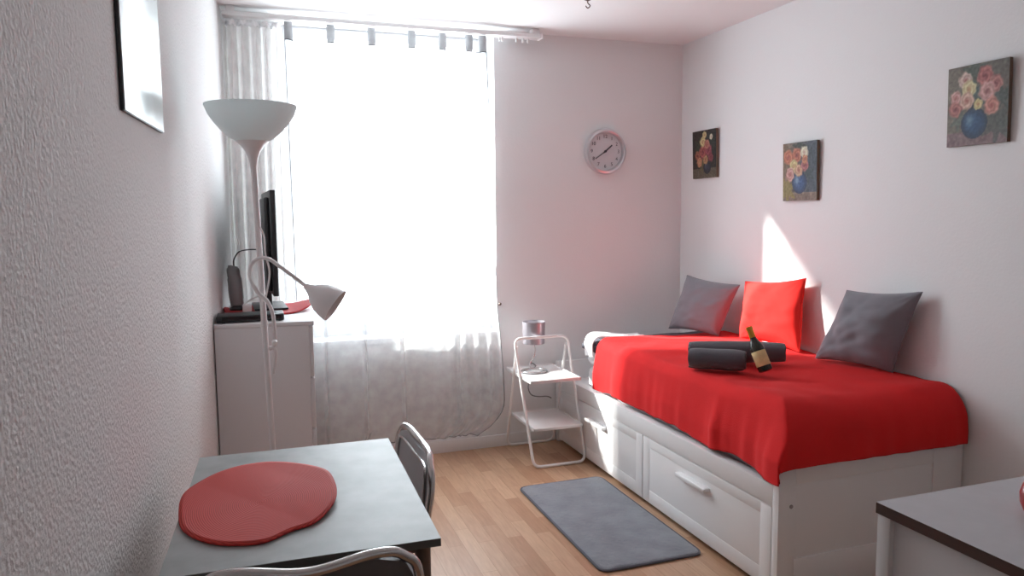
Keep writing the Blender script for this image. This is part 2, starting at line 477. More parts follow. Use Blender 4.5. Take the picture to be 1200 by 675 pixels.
# ------------------------------------------------------------------ flower paintings
def lerp(a, b, t): return tuple(a[i]+(b[i]-a[i])*t for i in range(3))
def paint(bgf, vase, flowers, leaves, seed):
    """returns f(u, v) -> srgb colour; u right, v up, both 0..1"""
    rnd = random.Random(seed)
    dabs = [(rnd.random(), rnd.random(), rnd.uniform(.03, .08), rnd.uniform(-18, 18)) for _ in range(60)]
    def f(u, v):
        c = bgf(u, v)
        for (a, b, r, k) in dabs:
            d = ((u-a)**2+(v-b)**2)/(r*r)
            if d < 1: c = tuple(x+k*(1-d) for x in c)
        for (a, b, r, col) in leaves:
            d = math.hypot((u-a), (v-b)*1.1)/r*(1+.35*math.sin(7*math.atan2(v-b, u-a)+a*20))
            if d < 1: c = lerp(c, col, .85)
        a, b, r, col, hi = vase
        d = math.hypot(u-a, (v-b)*1.15)/r
        if d < 1 or (abs(u-a) < r*.5 and b < v < b+r*1.15):
            h = math.exp(-(((u-a+.35*r)/(.3*r))**2+((v-b-.2*r)/(.35*r))**2))
            c = lerp(lerp(col, tuple(x*.45 for x in col), min(1, max(0, d)**3*.8)), hi, h*.8)
        for (a, b, r, col, core) in flowers:
            th = math.atan2(v-b, u-a)
            d = math.hypot(u-a, (v-b)*1.1)/r*(1+.05*math.sin(5*th+a*30)+.04*math.sin(9*th+b*20)+.16*noise.noise(Vector((u*14+a*9, v*14, seed))))
            if d < 1:
                s = .5+.5*math.sin(d*13+th*2+b*40)
                q = lerp(col, tuple(min(255, x*1.18+12) for x in col), s)
                q = lerp(q, core, max(0, 1-d/.45)*.8)
                c = lerp(c, q, min(1, (1-d)*3.5+.25))
        k_ = 26*noise.noise(Vector((u*22, v*26, seed)))+12*noise.noise(Vector((u*50, v*60, seed)))
        c = tuple(x+k_ for x in c); g_ = sum(c)/3
        return tuple(max(0, min(255, (x*.76+g_*.24)*.84)) for x in c)
    return f
def painted_mat(name):
    m = mat(name, (1, 1, 1, 1), .55, bump=(160, .4, .002))
    nt = m.node_tree; a = nt.nodes.new('ShaderNodeVertexColor'); a.layer_name = 'paint'
    nt.links.new(a.outputs['Color'], nt.nodes['Principled BSDF'].inputs['Base Color'])
    return m
M_paint = painted_mat('oil_paint')
M_canvas = mat('brown_canvas_edge', srgb(112, 92, 78), .8)
def picture(y0, y1, z0, z1, fn, label, lean=.008):
    cy, h = (y0+y1)/2, z1-z0
    t = root('flower_picture', label, 'painting', (XR, cy, z0), group='flower paintings on the right wall')
    bm = NB()
    def L(y, z, o): return Vector((XR-.002-o-lean*(z-z0)/h, y, z))
    # stretched canvas box
    vs = [bm.verts.new(L(y, z, o)) for o in (0, .016) for y, z in ((y0, z0), (y1, z0), (y1, z1), (y0, z1))]
    for q in ((0, 1, 2, 3), (7, 6, 5, 4), (0, 4, 5, 1), (1, 5, 6, 2), (2, 6, 7, 3), (3, 7, 4, 0)): bm.faces.new([vs[i] for i in q])
    obj('canvas_board', bm, M_canvas, t, smooth=False)
    bm = NB(); n, m_ = 84, 96
    lay = bm.loops.layers.float_color.new('paint')
    V = grid(bm, lambda u, v: L(y1-(y1-y0)*u, z0+h*v, .0168), n, m_)
    for f in bm.faces:
        for lp in f.loops:
            p = lp.vert.co; u = (y1-p.y)/(y1-y0); v = (p.z-z0)/h
            lp[lay] = srgb(*fn(u, v))
    obj('painted_surface', bm, M_paint, t)
    return t
cr, pk, rd, dr, yl, orr = (226, 206, 172), (214, 150, 138), (176, 70, 66), (120, 40, 46), (214, 190, 120), (206, 126, 84)
f1 = paint(lambda u, v: lerp((52, 42, 36), (40, 46, 42), u) if v > .2 else (112, 100, 78), (.62, .22, .16, (44, 52, 74), (90, 100, 120)),
           [(.45, .55, .17, rd, dr), (.68, .58, .15, (160, 60, 74), dr), (.45, .76, .13, yl, orr), (.62, .70, .12, (190, 110, 90), rd), (.52, .90, .09, yl, orr), (.80, .84, .07, cr, pk),
            (.22, .48, .12, (170, 90, 60), dr), (.30, .34, .12, orr, yl), (.56, .38, .11, (186, 132, 80), rd), (.78, .42, .11, (140, 50, 60), dr)],
           [(.3, .66, .16, (52, 70, 44)), (.75, .72, .14, (46, 62, 50)), (.4, .25, .13, (120, 104, 60))], 3)
f2 = paint(lambda u, v: lerp((150, 118, 84), (78, 92, 108), min(1, u*1.3)) if v > .14 else (150, 122, 104), (.50, .31, .22, (52, 92, 158), (150, 186, 220)),
           [(.16, .76, .15, (206, 112, 76), rd), (.42, .78, .15, (200, 104, 72), dr), (.64, .82, .12, cr, pk), (.33, .60, .13, yl, orr), (.22, .46, .14, pk, rd), (.48, .52, .13, (216, 160, 120), rd), (.66, .60, .12, (180, 96, 96), dr), (.66, .70, .09, orr, rd)],
           [(.5, .9, .14, (64, 78, 70)), (.74, .46, .14, (62, 80, 84)), (.12, .2, .2, (170, 150, 70)), (.8, .8, .1, (66, 80, 92))], 5)
f3 = paint(lambda u, v: lerp((134, 122, 104), (112, 104, 92), u) if v > .17 else (146, 112, 116), (.46, .27, .22, (34, 84, 140), (120, 170, 205)),
           [(.30, .82, .12, (214, 176, 160), rd), (.62, .84, .14, (186, 96, 92), dr), (.36, .70, .13, (222, 200, 140), orr), (.80, .72, .12, (186, 110, 104), dr), (.66, .64, .14, (214, 150, 140), dr),
            (.33, .56, .13, (216, 164, 140), rd), (.14, .62, .10, pk, rd), (.14, .47, .12, (184, 104, 96), dr), (.74, .46, .13, (206, 128, 112), rd), (.52, .50, .08, yl, orr)],
           [(.46, .92, .14, (84, 100, 84)), (.9, .55, .12, (78, 92, 84)), (.2, .35, .12, (104, 118, 104)), (.5, .62, .14, (70, 96, 90)), (.85, .25, .2, (92, 100, 92))], 9)
picture(3.772, 4.018, 1.606, 1.890, f1, 'small dark painting of red flowers, the one nearest the far corner')
picture(2.940, 3.182, 1.453, 1.742, f2, 'unframed painting of orange flowers in a blue vase, between the other two paintings')
picture(1.984, 2.232, 1.643, 1.942, f3, 'largest flower painting, pink roses in a round blue jug on olive ground')

# ------------------------------------------------------------------ daybed
XB, YE = 1.729, 2.104        # front face x, near end y
YF = YB-.012
XE = 2.603
bed = root('daybed', 'white daybed frame with two drawers standing along the right wall', 'bed', ((XB+XE)/2, (YE+YF)/2, 0))
def end_panel(y0, y1, face):
    bm = NB()
    box(bm, (XB, y0, .0), (XE, y1, .500), .004)
    for (a, b, c, d) in ((XB, XB+.075, .0, .5), (XE-.15, XE, .0, .5), (XB+.075, XE-.15, .425, .5), (XB+.075, XE-.15, .0, .145)):
        if face < 0: box(bm, (a, y0-.005, c), (b, y0+.002, d), .0015)
    return bm
e = obj('end_panel', end_panel(YE+.006, YE+.036, -1), M_white, bed)
bm = NB(); lathe(bm, [(.0005, 0), (.0075, 0), (.0075, .002), (.0005, .003)], seg=18, M=Matrix.Translation((1.783, YE, .345)) @ Matrix.Rotation(PI/2, 4, 'X'))
obj('screw_cap', bm, M_greyplastic, e)
bm = NB(); box(bm, (XB, YF-.03, 0), (XE, YF, .5), .004); obj('end_panel', bm, M_white, bed)
bm = NB(); box(bm, (XB+.001, YE+.036, .338), (XB+.05, YF-.03, .418), .003); obj('side_rail', bm, M_white, bed)
bm = NB(); box(bm, (XE-.02, YE+.036, .02), (XE, YF-.03, .418), .004); obj('back_board', bm, M_white, bed)
bm = NB(); box(bm, (XB+.05, YE+.036, .36), (XE-.02, YF-.03, .385)); obj('mattress_base', bm, M_white, bed)
bm = NB(); box(bm, (XB+.05, YE+.036, .001), (XE-.04, YF-.03, .02)); obj('gap_shade_strip', bm, M_gapshade, bed, label='dark strip painted as the shade under the drawers')  # near-black strip: shade of the floor gap put into its colour
for (a, b) in ((YE+.040, 3.083), (3.089, YF-.034)):
    bm = NB()
    box(bm, (XB+.0032, a, .024), (XB+.024, b, .3355), .0015)
    w = .062
    for (p, q, c, d) in ((a, a+w, .024, .334), (b-w, b, .024, .334), (a+w, b-w, .272+.02, .334), (a+w, b-w, .024, .086)):
        box(bm, (XB+.0015, p, c), (XB+.008, q, d), .0015)
    dr_ = obj('drawer', bm, M_white, bed)
    m = 2.642 if a < 3 else 3.588
    bm = NB()
    box(bm, (XB-.026, m-.112, .250), (XB+.007, m+.112, .268), .005, 3)
    obj('handle', bm, M_white, dr_)

def cushion_slab(name, lo, hi, m, label, bev=.045):
    bm = NB(); box(bm, lo, hi, bev, 5)
    o = obj(name, bm, m, origin=((lo[0]+hi[0])/2, (lo[1]+hi[1])/2, lo[2]), ang=60)
    tag(o, label, 'mattress', 'stacked mattresses on the daybed'); return o
mt = cushion_slab('mattress', (1.800, 2.150, .386), (2.580, 3.875, .526), M_mattress, 'white mattress lying lowest on the daybed base')
mt2 = cushion_slab('mattress', (1.796, 2.150, .527), (2.580, 3.880, .672), M_mattress, 'white mattress stacked on the lower one, mostly under the red blanket')
for o, z in ((mt, .456), (mt2, .600)):
    bm = NB(); x0, x1, y0, y1 = (1.7985, 2.5815, 2.1485, 3.8765) if o is mt else (1.7945, 2.5815, 2.1485, 3.8815)
    tube(bm, round_poly([(x0+.004, y0+.004, z), (x1-.004, y0+.004, z), (x1-.004, y1-.004, z), (x0+.004, y1-.004, z)], .045), .004, 8, closed=True)
    obj('piping', bm, M_sheet, o, world=True)

def drop(d, r):
    """cloth running over an edge of radius r: (outward, down) for arc length d past the edge start"""
    if d <= 0: return d, 0
    q = r*PI/2
    if d < q: a = d/r; return r*math.sin(a), r*(1-math.cos(a))
    return r, r+(d-q)

# grey cover on the mattress, showing at the far end
def cover(u, w):
    x = 2.585-.84*u; y = 3.69+.23*w
    ox, dz = drop((1.83-x), .045)
    xx = 1.83-ox if x < 1.83 else x
    oy, dz2 = drop(y-3.845, .055)
    yy = 3.845+oy if y > 3.845 else y
    return Vector((xx, yy, .6765-max(dz, dz2)*.9+.0015*math.sin(u*23+w*9)))
bm = NB(); grid(bm, cover, 60, 36); o = obj('grey_blanket', bm, M_greycover, origin=(2.2, 3.75, .68)); solidify(o, .004, 1)
tag(o, 'thin dark grey cover on the mattress, showing beyond the red blanket at the far end', 'blanket')
# white sheet corner folded back at the far front corner
def sheetfn(u, w):
    y = 3.705+.115*w-.02*u*w
    d = .41*u                                   # from the bed top over the front edge
    ox, dz = drop(d-.27, .05)
    x = 1.815-ox if d > .27 else 1.815+(.27-d)
    puff = .016*math.exp(-((d-.28)/.12)**2)*(1+.3*math.sin(w*8))
    return Vector((x-.35*puff, y, .6985-dz*.95+puff+.004*math.sin(w*11+u*7)))
bm = NB(); grid(bm, sheetfn, 50, 30); o = obj('bed_sheet', bm, M_sheet, origin=(1.9, 3.7, .69)); solidify(o, .006, 1)
tag(o, 'white sheet hanging over the mattress front edge at the far end of the daybed', 'sheet')

# red blanket
BX, BY, BZ = 1.775, 2.098, .706
W_, L_ = 2.592-BX, 3.66-BY
RX, RY = .05, .12
def blanket(u, w):
    A = (2.592-BX)+.243        # total cloth across
    B = L_+.160
    s = A*u; t_ = B*w          # s from wall to front, t from the far edge to the near end
    dx = s-(W_-RX); dy = t_-(L_-RY)
    ox, zx = drop(dx, RX); oy, zy = drop(dy, RY)
    x = 2.592-(W_-RX)-ox; y = 3.66-(L_-RY)-oy
    p = 8
    dz = (max(0, zx)**p+max(0, zy)**p)**(1/p)
    fx = min(1, max(0, zx-.02)/.16); fy = min(1, max(0, zy-.02)/.14)
    # hanging folds on the front
    nz = lambda q, k: noise.noise(Vector((q, k, 0)))
    if fx > 0:
        x -= fx*(.020+.026*nz(y*5, 1)+.006*nz(y*17, 5))
        x -= fx*.016*math.exp(-((y-2.52)/.035)**2)
        dz += fx*(.014*nz(y*4, 9)+.005*nz(y*13, 3))*(1-fy)
        # flares out over the end panel at the corner
        x -= fx*.050*math.exp(-(max(0, y-2.11)/.11)**2)
    if fy > 0:
        y -= fy*(.014+.010*nz(x*7, 2)+.005*nz(x*19, 7))
        dz += fy*.006*nz(x*6, 4)
    if zx > 0 and zy > 0:
        k = min(1, zx/.12)*min(1, zy/.10)
        y -= .010*k
    # cloth a little puffed near the end and soft creases on top
    top = 1-min(1, dz/.05)
    z = BZ-dz
    z += top*(.006*math.sin(x*8+y*3)+.004*math.sin(y*13-x*5)+.003*noise.noise(Vector((x*9, y*9, 0)))*2)
    z -= .004*max(0, (y-3.2)/.5)*top
    z -= top*.006*math.exp(-((2.592-x)/.03)**2)
    e = Vector((x, y, z))
    if y > 3.60: e.y += .006*math.sin(x*11)+.02*(x-1.775)
    return e
bm = NB(); grid(bm, blanket, 130, 190); o = obj('red_blanket', bm, M_red, origin=(2.2, 2.9, .70)); solidify(o, .007, 1)
tag(o, 'bright red blanket spread over the daybed and hanging over its edges', 'blanket')

# cushions -----------------------------------------------------------
def cushion(name, BL, BR, TR, TL, T, m, label, seed, front=(-1, 0, 0)):
    BL, BR, TR, TL = map(Vector, (BL, BR, TR, TL))
    cen = (BL+BR+TR+TL)/4
    n = (BR-BL).cross(TL-BL).normalized()
    if n.dot(Vector(front)) < 0: n = -n
    def base(a, b):
        u, v = (a+1)/2, (b+1)/2
        return (BL*(1-u)+BR*u)*(1-v)+(TL*(1-u)+TR*u)*v
    def P(a, b, side):
        aa = a*(1-.085*(1-b*b)); bb = b*(1-.085*(1-a*a))
        q = max(0, (1-a*a)*(1-b*b))
        h = T*q**.42*(1-.12*b)
        h += T*.30*q**.5*noise.noise(Vector((a*1.6+seed, b*1.6, side)))
        h += T*.12*q**.4*noise.noise(Vector((a*3.5+seed*2, b*4.5, side*3)))
        # pinch wrinkles radiating from the corners
        r1 = math.hypot(1-abs(a), 1-abs(b))
        h += T*.06*math.sin(14*math.atan2(1-abs(b), 1-abs(a)+1e-4))*math.exp(-(r1/.35)**2)*min(1, q*8)
        return base(aa, bb)+n*side*h
    root_o = root(name, label, 'cushion', tuple((BL+BR)/2), group='cushions on the daybed')
    bm = NB(); N = 40; F = []; Bk = []
    for i in range(N+1):
        F.append([]); Bk.append([])
        for j in range(N+1):
            a, b = -math.cos(PI*i/N), -math.cos(PI*j/N)
            v = bm.verts.new(P(a, b, 1)); F[i].append(v)
            Bk[i].append(v if i in (0, N) or j in (0, N) else bm.verts.new(P(a, b, -1)))
    for i in range(N):
        for j in range(N):
            for G in (F, Bk):
                bm.faces.new((G[i][j], G[i+1][j], G[i+1][j+1], G[i][j+1]))
    obj('cushion_body', bm, m, root_o, ang=75)
    bm = NB()
    per = [(-1+2*k/24, -1) for k in range(24)]+[(1, -1+2*k/24) for k in range(24)]+[(1-2*k/24, 1) for k in range(24)]+[(-1, 1-2*k/24) for k in range(24)]
    tube(bm, [P(a, b, 1)-(cen-base(a, b))*(-.006) for a, b in per], .0035, 6, closed=True)
    obj('seam_piping', bm, m, root_o)
    return root_o
cushion('cushion', (2.335, 3.86, .708), (2.435, 3.50, .712), (2.52, 3.43, 1.00), (2.42, 3.80, 1.030), .068, M_greypil, 'grey cushion in the corner by the far wall, left of the red cushion', 1)
cushion('cushion', (2.475, 3.36, .720), (2.485, 2.905, .720), (2.555, 2.955, 1.072), (2.555, 3.43, 1.018), .070, M_redpil, 'bright red cushion leaning on the right wall between two grey ones', 4)
cushion('cushion', (2.435, 2.74, .722), (2.515, 2.375, .722), (2.565, 2.29, 1.068), (2.505, 2.635, 1.045), .082, M_greypil, 'grey cushion leaning on the right wall, right of the red cushion', 8)

# rolled towels ---------------------------------------------------------
def towel(p0, p1, rad, label, seed):
    p0, p1 = Vector(p0), Vector(p1); ax = (p1-p0); L = ax.length; ax.normalize()
    side = ax.cross(Vector((0, 0, 1))).normalized(); up = side.cross(ax)
    bm = NB(); th = .010; turns = 3.6; n = 110
    rings = []
    M = 26
    for k in range(M+1):
        s = k/M; ring = []
        bul = 1+.05*math.sin(s*PI)+.025*math.sin(s*9+seed)
        endr = 1-.10*(abs(2*s-1)**8)
        for side_ in (1, 0):
            idx = range(n+1) if side_ else range(n, -1, -1)
            for i in idx:
                f_ = i/n; a = f_*turns*2*PI+seed
                r = (rad*.16+(rad*.84-th)*f_)+(th*.92 if side_ else 0)
                if side_ and i == n: r -= th*.4
                r *= bul*endr
                x, z = r*math.cos(a), r*math.sin(a)
                z = max(z*.96, -rad*.93)
                ring.append(bm.verts.new(p0+ax*(s*L+.004*math.sin(a*1.5+seed)*(1 if k in (0, M) else 0))+side*x*1.03+up*z))
        rings.append(ring)
    R = len(rings[0])
    for A, B in zip(rings, rings[1:]):
        for i in range(R): bm.faces.new((A[i], A[(i+1) % R], B[(i+1) % R], B[i]))
    h = n+1
    for rg in (rings[0], rings[-1]):
        for i in range(n): bm.faces.new((rg[i], rg[i+1], rg[R-2-i], rg[R-1-i]))
    c = (p0+p1)/2
    o = obj('rolled_towel', bm, M_towel, origin=(c.x, c.y, c.z-rad), ang=50)
    tag(o, label, 'towel', 'rolled towels on the blanket'); return o
ZT = .716
towel((1.788, 2.780, ZT+.048), (1.972, 2.636, ZT+.048), .051, 'dark grey rolled towel on the red blanket, the front one of the two', 1.0)
towel((1.862, 2.896, ZT+.057), (2.225, 2.702, ZT+.057), .054, 'dark grey rolled towel lying behind the front roll, nearer the cushions', 3.3)

# bottle leaning over the towels ---------------------------------------
b0, b1 = Vector((2.012, 2.550, .732)), Vector((1.982, 2.632, .910))
axv = (b1-b0).normalized()
MB_ = Matrix.Translation(b0) @ axv.to_track_quat('Z', 'Y').to_matrix().to_4x4()
bot = root('wine_bottle', 'small dark wine bottle with gold capsule and cream label, leaning on the front rolled towel', 'bottle', tuple(b0))
bm = NB(); lathe(bm, [(.0005, .005), (.022, 0), (.0285, .003), (.0292, .010), (.0292, .098), (.027, .114), (.019, .132), (.0135, .146), (.0122, .156), (.0118, .186), (.0134, .188), (.0134, .196), (.0005, .196)], seg=32, M=MB_); obj('bottle_glass', bm, M_glassdark, bot)
bm = NB(); lathe(bm, [(.0130, .150), (.0136, .152), (.0134, .184), (.0146, .188), (.0146, .198), (.0005, .200)], seg=28, M=MB_, cap=False); obj('foil_capsule', bm, M_gold, bot, label='gold foil capsule')
bm = NB(); lathe(bm, [(.0294, .024), (.0298, .025), (.0298, .088), (.0294, .089)], seg=32, M=MB_, cap=False); obj('paper_label', bm, M_label, bot, label='cream and gold paper label')

# ------------------------------------------------------------------ folding side table with shelves
st = root('step_side_table', 'white metal folding side table with two shelves standing between curtain and daybed', 'side table', (1.556, 3.92, 0))
r = .0085
def sxy(z): k = z/.700; return (1.410-.044*k, 1.721-.032*k, 3.718+.182*k)
a0, b0_, c0 = sxy(0); a1, b1_, c1 = sxy(.700)
bm = NB(); tube(bm, round_poly([(a0, c0, r), (b0_, c0, r), (b1_, c1, .700), (a1, c1, .700)], .045), r, 12, closed=True)
obj('front_frame', bm, M_whitepaint, st)
bm = NB(); tube(bm, round_poly([(1.380, 3.902, .655), (1.400, 4.150, r), (1.704, 4.150, r), (1.682, 3.902, .655)], .045, closed=False), .0075, 12)
obj('rear_frame', bm, M_whitepaint, st)
def shelf(z, ya, yb, xa, xb):
    bm = NB()
    box(bm, (xa, ya, z-.014), (xb, yb, z-.006), .003)
    for (a, b, c, d) in ((xa, xa+.010, ya, yb), (xb-.010, xb, ya, yb), (xa, xb, ya, ya+.010), (xa, xb, yb-.010, yb)):
        box(bm, (a, c, z-.018), (b, d, z), .003)
    return bm
obj('shelf', shelf(.497, 3.700, 4.115, 1.3885, 1.6880), M_whitepaint, st)
obj('shelf', shelf(.232, 3.700, 4.070, 1.4050, 1.7000), M_whitepaint, st)

# table lamp on it
lx, ly, lz = 1.505, 3.955, .4915
tl = root('table_lamp', 'small table lamp with silver drum shade on the white side table', 'lamp', (lx, ly, lz))
bm = NB()
lathe(bm, [(.060, 0), (.074, 0), (.078, .005), (.074, .010), (.060, .010), (.057, .005), (.060, 0)], (lx, ly, lz), 40, cap=False)
obj('base_ring', bm, M_chrome, tl)
bm = NB(); tube(bm, smooth_path([(lx+.06, ly-.01, lz+.008), (lx+.02, ly-.03, lz+.016), (lx-.02, ly-.015, lz+.02), (lx-.02, ly+.01, lz+.05), (lx+.008, ly+.01, lz+.10), (lx+.012, ly+.03, lz+.19)]), .0035, 8); obj('stem', bm, M_chrome, tl)
bm = NB(); lathe(bm, [(.062, 0), (.064, .002), (.066, .128), (.064, .128), (.061, .004)], (lx+.012, ly+.032, lz+.160), 40, cap=False)
lathe(bm, [(.004, .02), (.0625, .020), (.0625, .023), (.004, .023)], (lx+.012, ly+.032, lz+.160), 12, cap=False)
obj('lamp_shade', bm, M_lampsilver, tl)
bm = NB(); lathe(bm, [(.0004, .0), (.013, .0), (.013, .04), (.024, .07), (.020, .09), (.0004, .10)], (lx+.012, ly+.032, lz+.172), 20); obj('bulb', bm, M_whitepaint, tl)
bm = NB(); tube(bm, smooth_path([(lx+.03, ly+.07, lz+.008), (lx+.05, 4.06, lz+.012), (lx+.045, 4.128, lz+.012), (lx+.045, 4.132, .43), (lx+.030, 4.135, .36), (lx+.05, 4.14, .31), (lx+.10, 4.15, .29), (lx+.16, 4.155, .285), (lx+.19, 4.16, .27)], 8), .0035, 6)
obj('cord', bm, M_rubber, tl)

# ------------------------------------------------------------------ rug
bm = NB()
rx0, rx1, ry0, ry1 = 1.232, 1.690, 2.508, 3.466
def rug_z(x, y):
    return .013+.0022*noise.noise(Vector((x*60, y*60, 0)))+.003*noise.noise(Vector((x*8, y*8, 2)))
n1, n2 = 90, 180
def rugf(u, w):
    a, b = 2*u-1, 2*w-1
    hx, hy, rc = (rx1-rx0)/2, (ry1-ry0)/2, .04
    X, Y = a*hx, b*hy
    # pull corners in to a radius
    cxx, cyy = hx-rc, hy-rc
    if abs(X) > cxx and abs(Y) > cyy:
        dx, dy = abs(X)-cxx, abs(Y)-cyy; m_ = max(dx, dy); l = math.hypot(dx, dy)
        if l > 0: X = math.copysign(cxx+dx*m_/l, X); Y = math.copysign(cyy+dy*m_/l, Y)
    x, y = (rx0+rx1)/2+X, (ry0+ry1)/2+Y
    e = min(1, min((1-abs(a))*hx, (1-abs(b))*hy)/.008)
    return Vector((x, y, .002+(rug_z(x, y)-.002)*e**.5))
grid(bm, rugf, n1, n2)
rg = obj('rug', bm, M_rug, origin=(1.461, 2.987, 0), ang=60); tag(rg, 'grey short-pile rug with rounded corners on the floor beside the daybed', 'rug')
bm = NB(); tube(bm, round_poly([(rx0, ry0, .006), (rx1, ry0, .006), (rx1, ry1, .006), (rx0, ry1, .006)], .045, 8), .0055, 8, closed=True)
obj('rug_binding', bm, M_rugedge, rg)

# ------------------------------------------------------------------ chest in the corner, with what stands on it
CX0, CX1, CY0, CY1, CZ = -.150, .229, 3.25, 4.03, .957
ch = root('chest_of_drawers', 'tall white chest of drawers in the far left corner, side panel to the room', 'chest', (-.166, CY0, 0), LA)
cw, cl = .394, CY1-CY0
bm = NB(); box(bm, (0, 0, 0), (cw-.02, cl, CZ-.018), .002); obj('carcass', bm, M_chest, ch, world=False)
bm = NB(); box(bm, (-.002, -.002, CZ-.018), (cw+.002, cl, CZ), .003); obj('top_board', bm, M_chest, ch, world=False)
for i in range(4):
    z0 = .05+i*.222
    bm = NB(); box(bm, (cw-.0195, .004, z0), (cw-.002, cl-.004, z0+.216), .002); d = obj('drawer', bm, M_chest, ch, world=False)

# placemat outline helper
def placemat(name, pts, z, m, label, warp, group=None, seg=8, th=.004):
    out = smooth_path([(a, b, 0) for a, b in pts], seg, closed=True)
    cx = sum(p.x for p in out)/len(out); cy = sum(p.y for p in out)/len(out)
    bm = NB(); N = len(out); K = 26; rings = []
    for k in range(1, K+1):
        s = k/K
        rings.append([bm.verts.new((cx+(p.x-cx)*s, cy+(p.y-cy)*s, z+.0008*math.sin(s*K*PI)+warp(cx+(p.x-cx)*s, cy+(p.y-cy)*s))) for p in out])
    c = bm.verts.new((cx, cy, z+.001+warp(cx, cy)))
    for i in range(N): bm.faces.new((c, rings[0][i], rings[0][(i+1) % N]))
    for A, B in zip(rings, rings[1:]):
        for i in range(N): bm.faces.new((A[i], B[i], B[(i+1) % N], A[(i+1) % N]))
    edge = [v.co.copy() for v in rings[-1]]
    o = obj(name, bm, m, origin=(cx, cy, z)); solidify(o, th, 1)
    tag(o, label, 'placemat', group)
    bm = NB(); tube(bm, edge, .0035, 8, closed=True)
    obj('braided_rim', bm, m, o)
    return o
mat2 = [(-.135, 3.60), (-.125, 3.76), (-.03, 3.86), (.12, 3.875), (.225, 3.82), (.262, 3.70), (.235, 3.57), (.12, 3.48), (-.02, 3.47), (-.10, 3.52)]
placemat('placemat', mat2, CZ+.0042, M_matdark, 'red woven placemat lying under the television on the chest',
         lambda x, y: .032*max(0, (x-.15)/.11)**1.8*(1 if y > 3.5 else .5)+.030*max(0, (-.115-x)/.035)**1.5)

tv = root('television', 'black flat television standing edge-on on top of the white chest', 'television', (.08, 3.70, CZ))
MT = Matrix.Translation((.090, 3.44, 0)) @ Matrix.Rotation(.045, 4, 'Z')
bm = NB(); box(bm, (-.014, 0, 1.045), (.010, .60, 1.515), .004, M=MT); obj('screen_bezel', bm, M_black, tv)
bm = NB(); box(bm, (.0101, .02, 1.07), (.0115, .58, 1.495), M=MT); obj('screen', bm, M_screen, tv, smooth=False)
bm = NB(); box(bm, (-.036, .06, 1.06), (-.012, .54, 1.485), .010, 3, M=MT); obj('rear_housing', bm, M_black, tv)
bm = NB(); box(bm, (-.03, .22, .974), (-.005, .36, 1.10), .004, M=MT); obj('neck', bm, M_black, tv)
bm = NB(); box(bm, (-.09, .14, CZ+.0105), (.06, .44, CZ+.020), .004, M=MT); obj('stand_foot', bm, M_black, tv)

bp = root('media_player', 'flat black media player lying along the front edge of the white chest', 'media player', (-.02, 3.34, CZ))
bm = NB(); box(bm, (-.158, 3.275, CZ+.003), (.112, 3.40, CZ+.032), .005); obj('housing', bm, M_black, bp)
bm = NB(); box(bm, (-.135, 3.2735, CZ+.012), (.100, 3.2752, CZ+.026)); obj('front_panel', bm, M_screen, bp, smooth=False)
for sx in (-.13, .095):
    for sy in (3.29, 3.385):
        bm = NB(); lathe(bm, [(.0004, 0), (.007, 0), (.007, .0032), (.0004, .0032)], (sx, sy, CZ), 12); obj('foot', bm, M_rubber, bp)

mo = root('upright_modem', 'slim grey upright modem with a thin cable, by the left wall on the chest', 'modem', (-.085, 3.68, CZ+.006))
bm = NB()
lathe(bm, [(.0005, .0), (.034, .0), (.036, .006), (.030, .014), (.018, .020), (.0005, .022)], (-.082, 3.68, CZ+.009), 28); obj('foot', bm, M_black, mo)
bm = NB(); tube(bm, smooth_path([(-.080, 3.68, .985), (-.083, 3.68, 1.02), (-.088, 3.68, 1.10), (-.093, 3.68, 1.15), (-.088, 3.68, 1.172)], 6), [.016]*2+[.019]*4+[.021]*8+[.019]*6+[.017]*3+[.012]*2, 16, flat=1.5)
obj('housing', bm, M_greyplastic, mo)
bm = NB(); tube(bm, smooth_path([(-.089, 3.68, 1.168), (-.088, 3.70, 1.20), (-.065, 3.70, 1.235), (-.02, 3.68, 1.246), (.02, 3.66, 1.246), (.042, 3.66, 1.243)], 8), .003, 6); obj('cable', bm, M_black, mo)
bm = NB(); tube(bm, smooth_path([(-.105, 3.67, 1.13), (-.116, 3.67, 1.07), (-.108, 3.67, .99), (-.09, 3.67, .975)], 8), .0025, 6); obj('cable', bm, M_greyplastic, mo)

ad = root('power_adapter', 'small white power adapter on the red mat between modem and television', 'adapter', (-.015, 3.60, CZ+.0095))
bm = NB(); box(bm, (-.058, 3.575, CZ+.0095), (-.018, 3.635, CZ+.038), .004); obj('housing', bm, M_whitepaint, ad)
bm = NB(); tube(bm, smooth_path([(-.035, 3.60, CZ+.03), (-.055, 3.60, CZ+.035), (-.02, 3.63, CZ+.06), (.02, 3.64, CZ+.075), (.030, 3.66, CZ+.08)], 6), .004, 6); obj('cable', bm, M_whitepaint, ad)

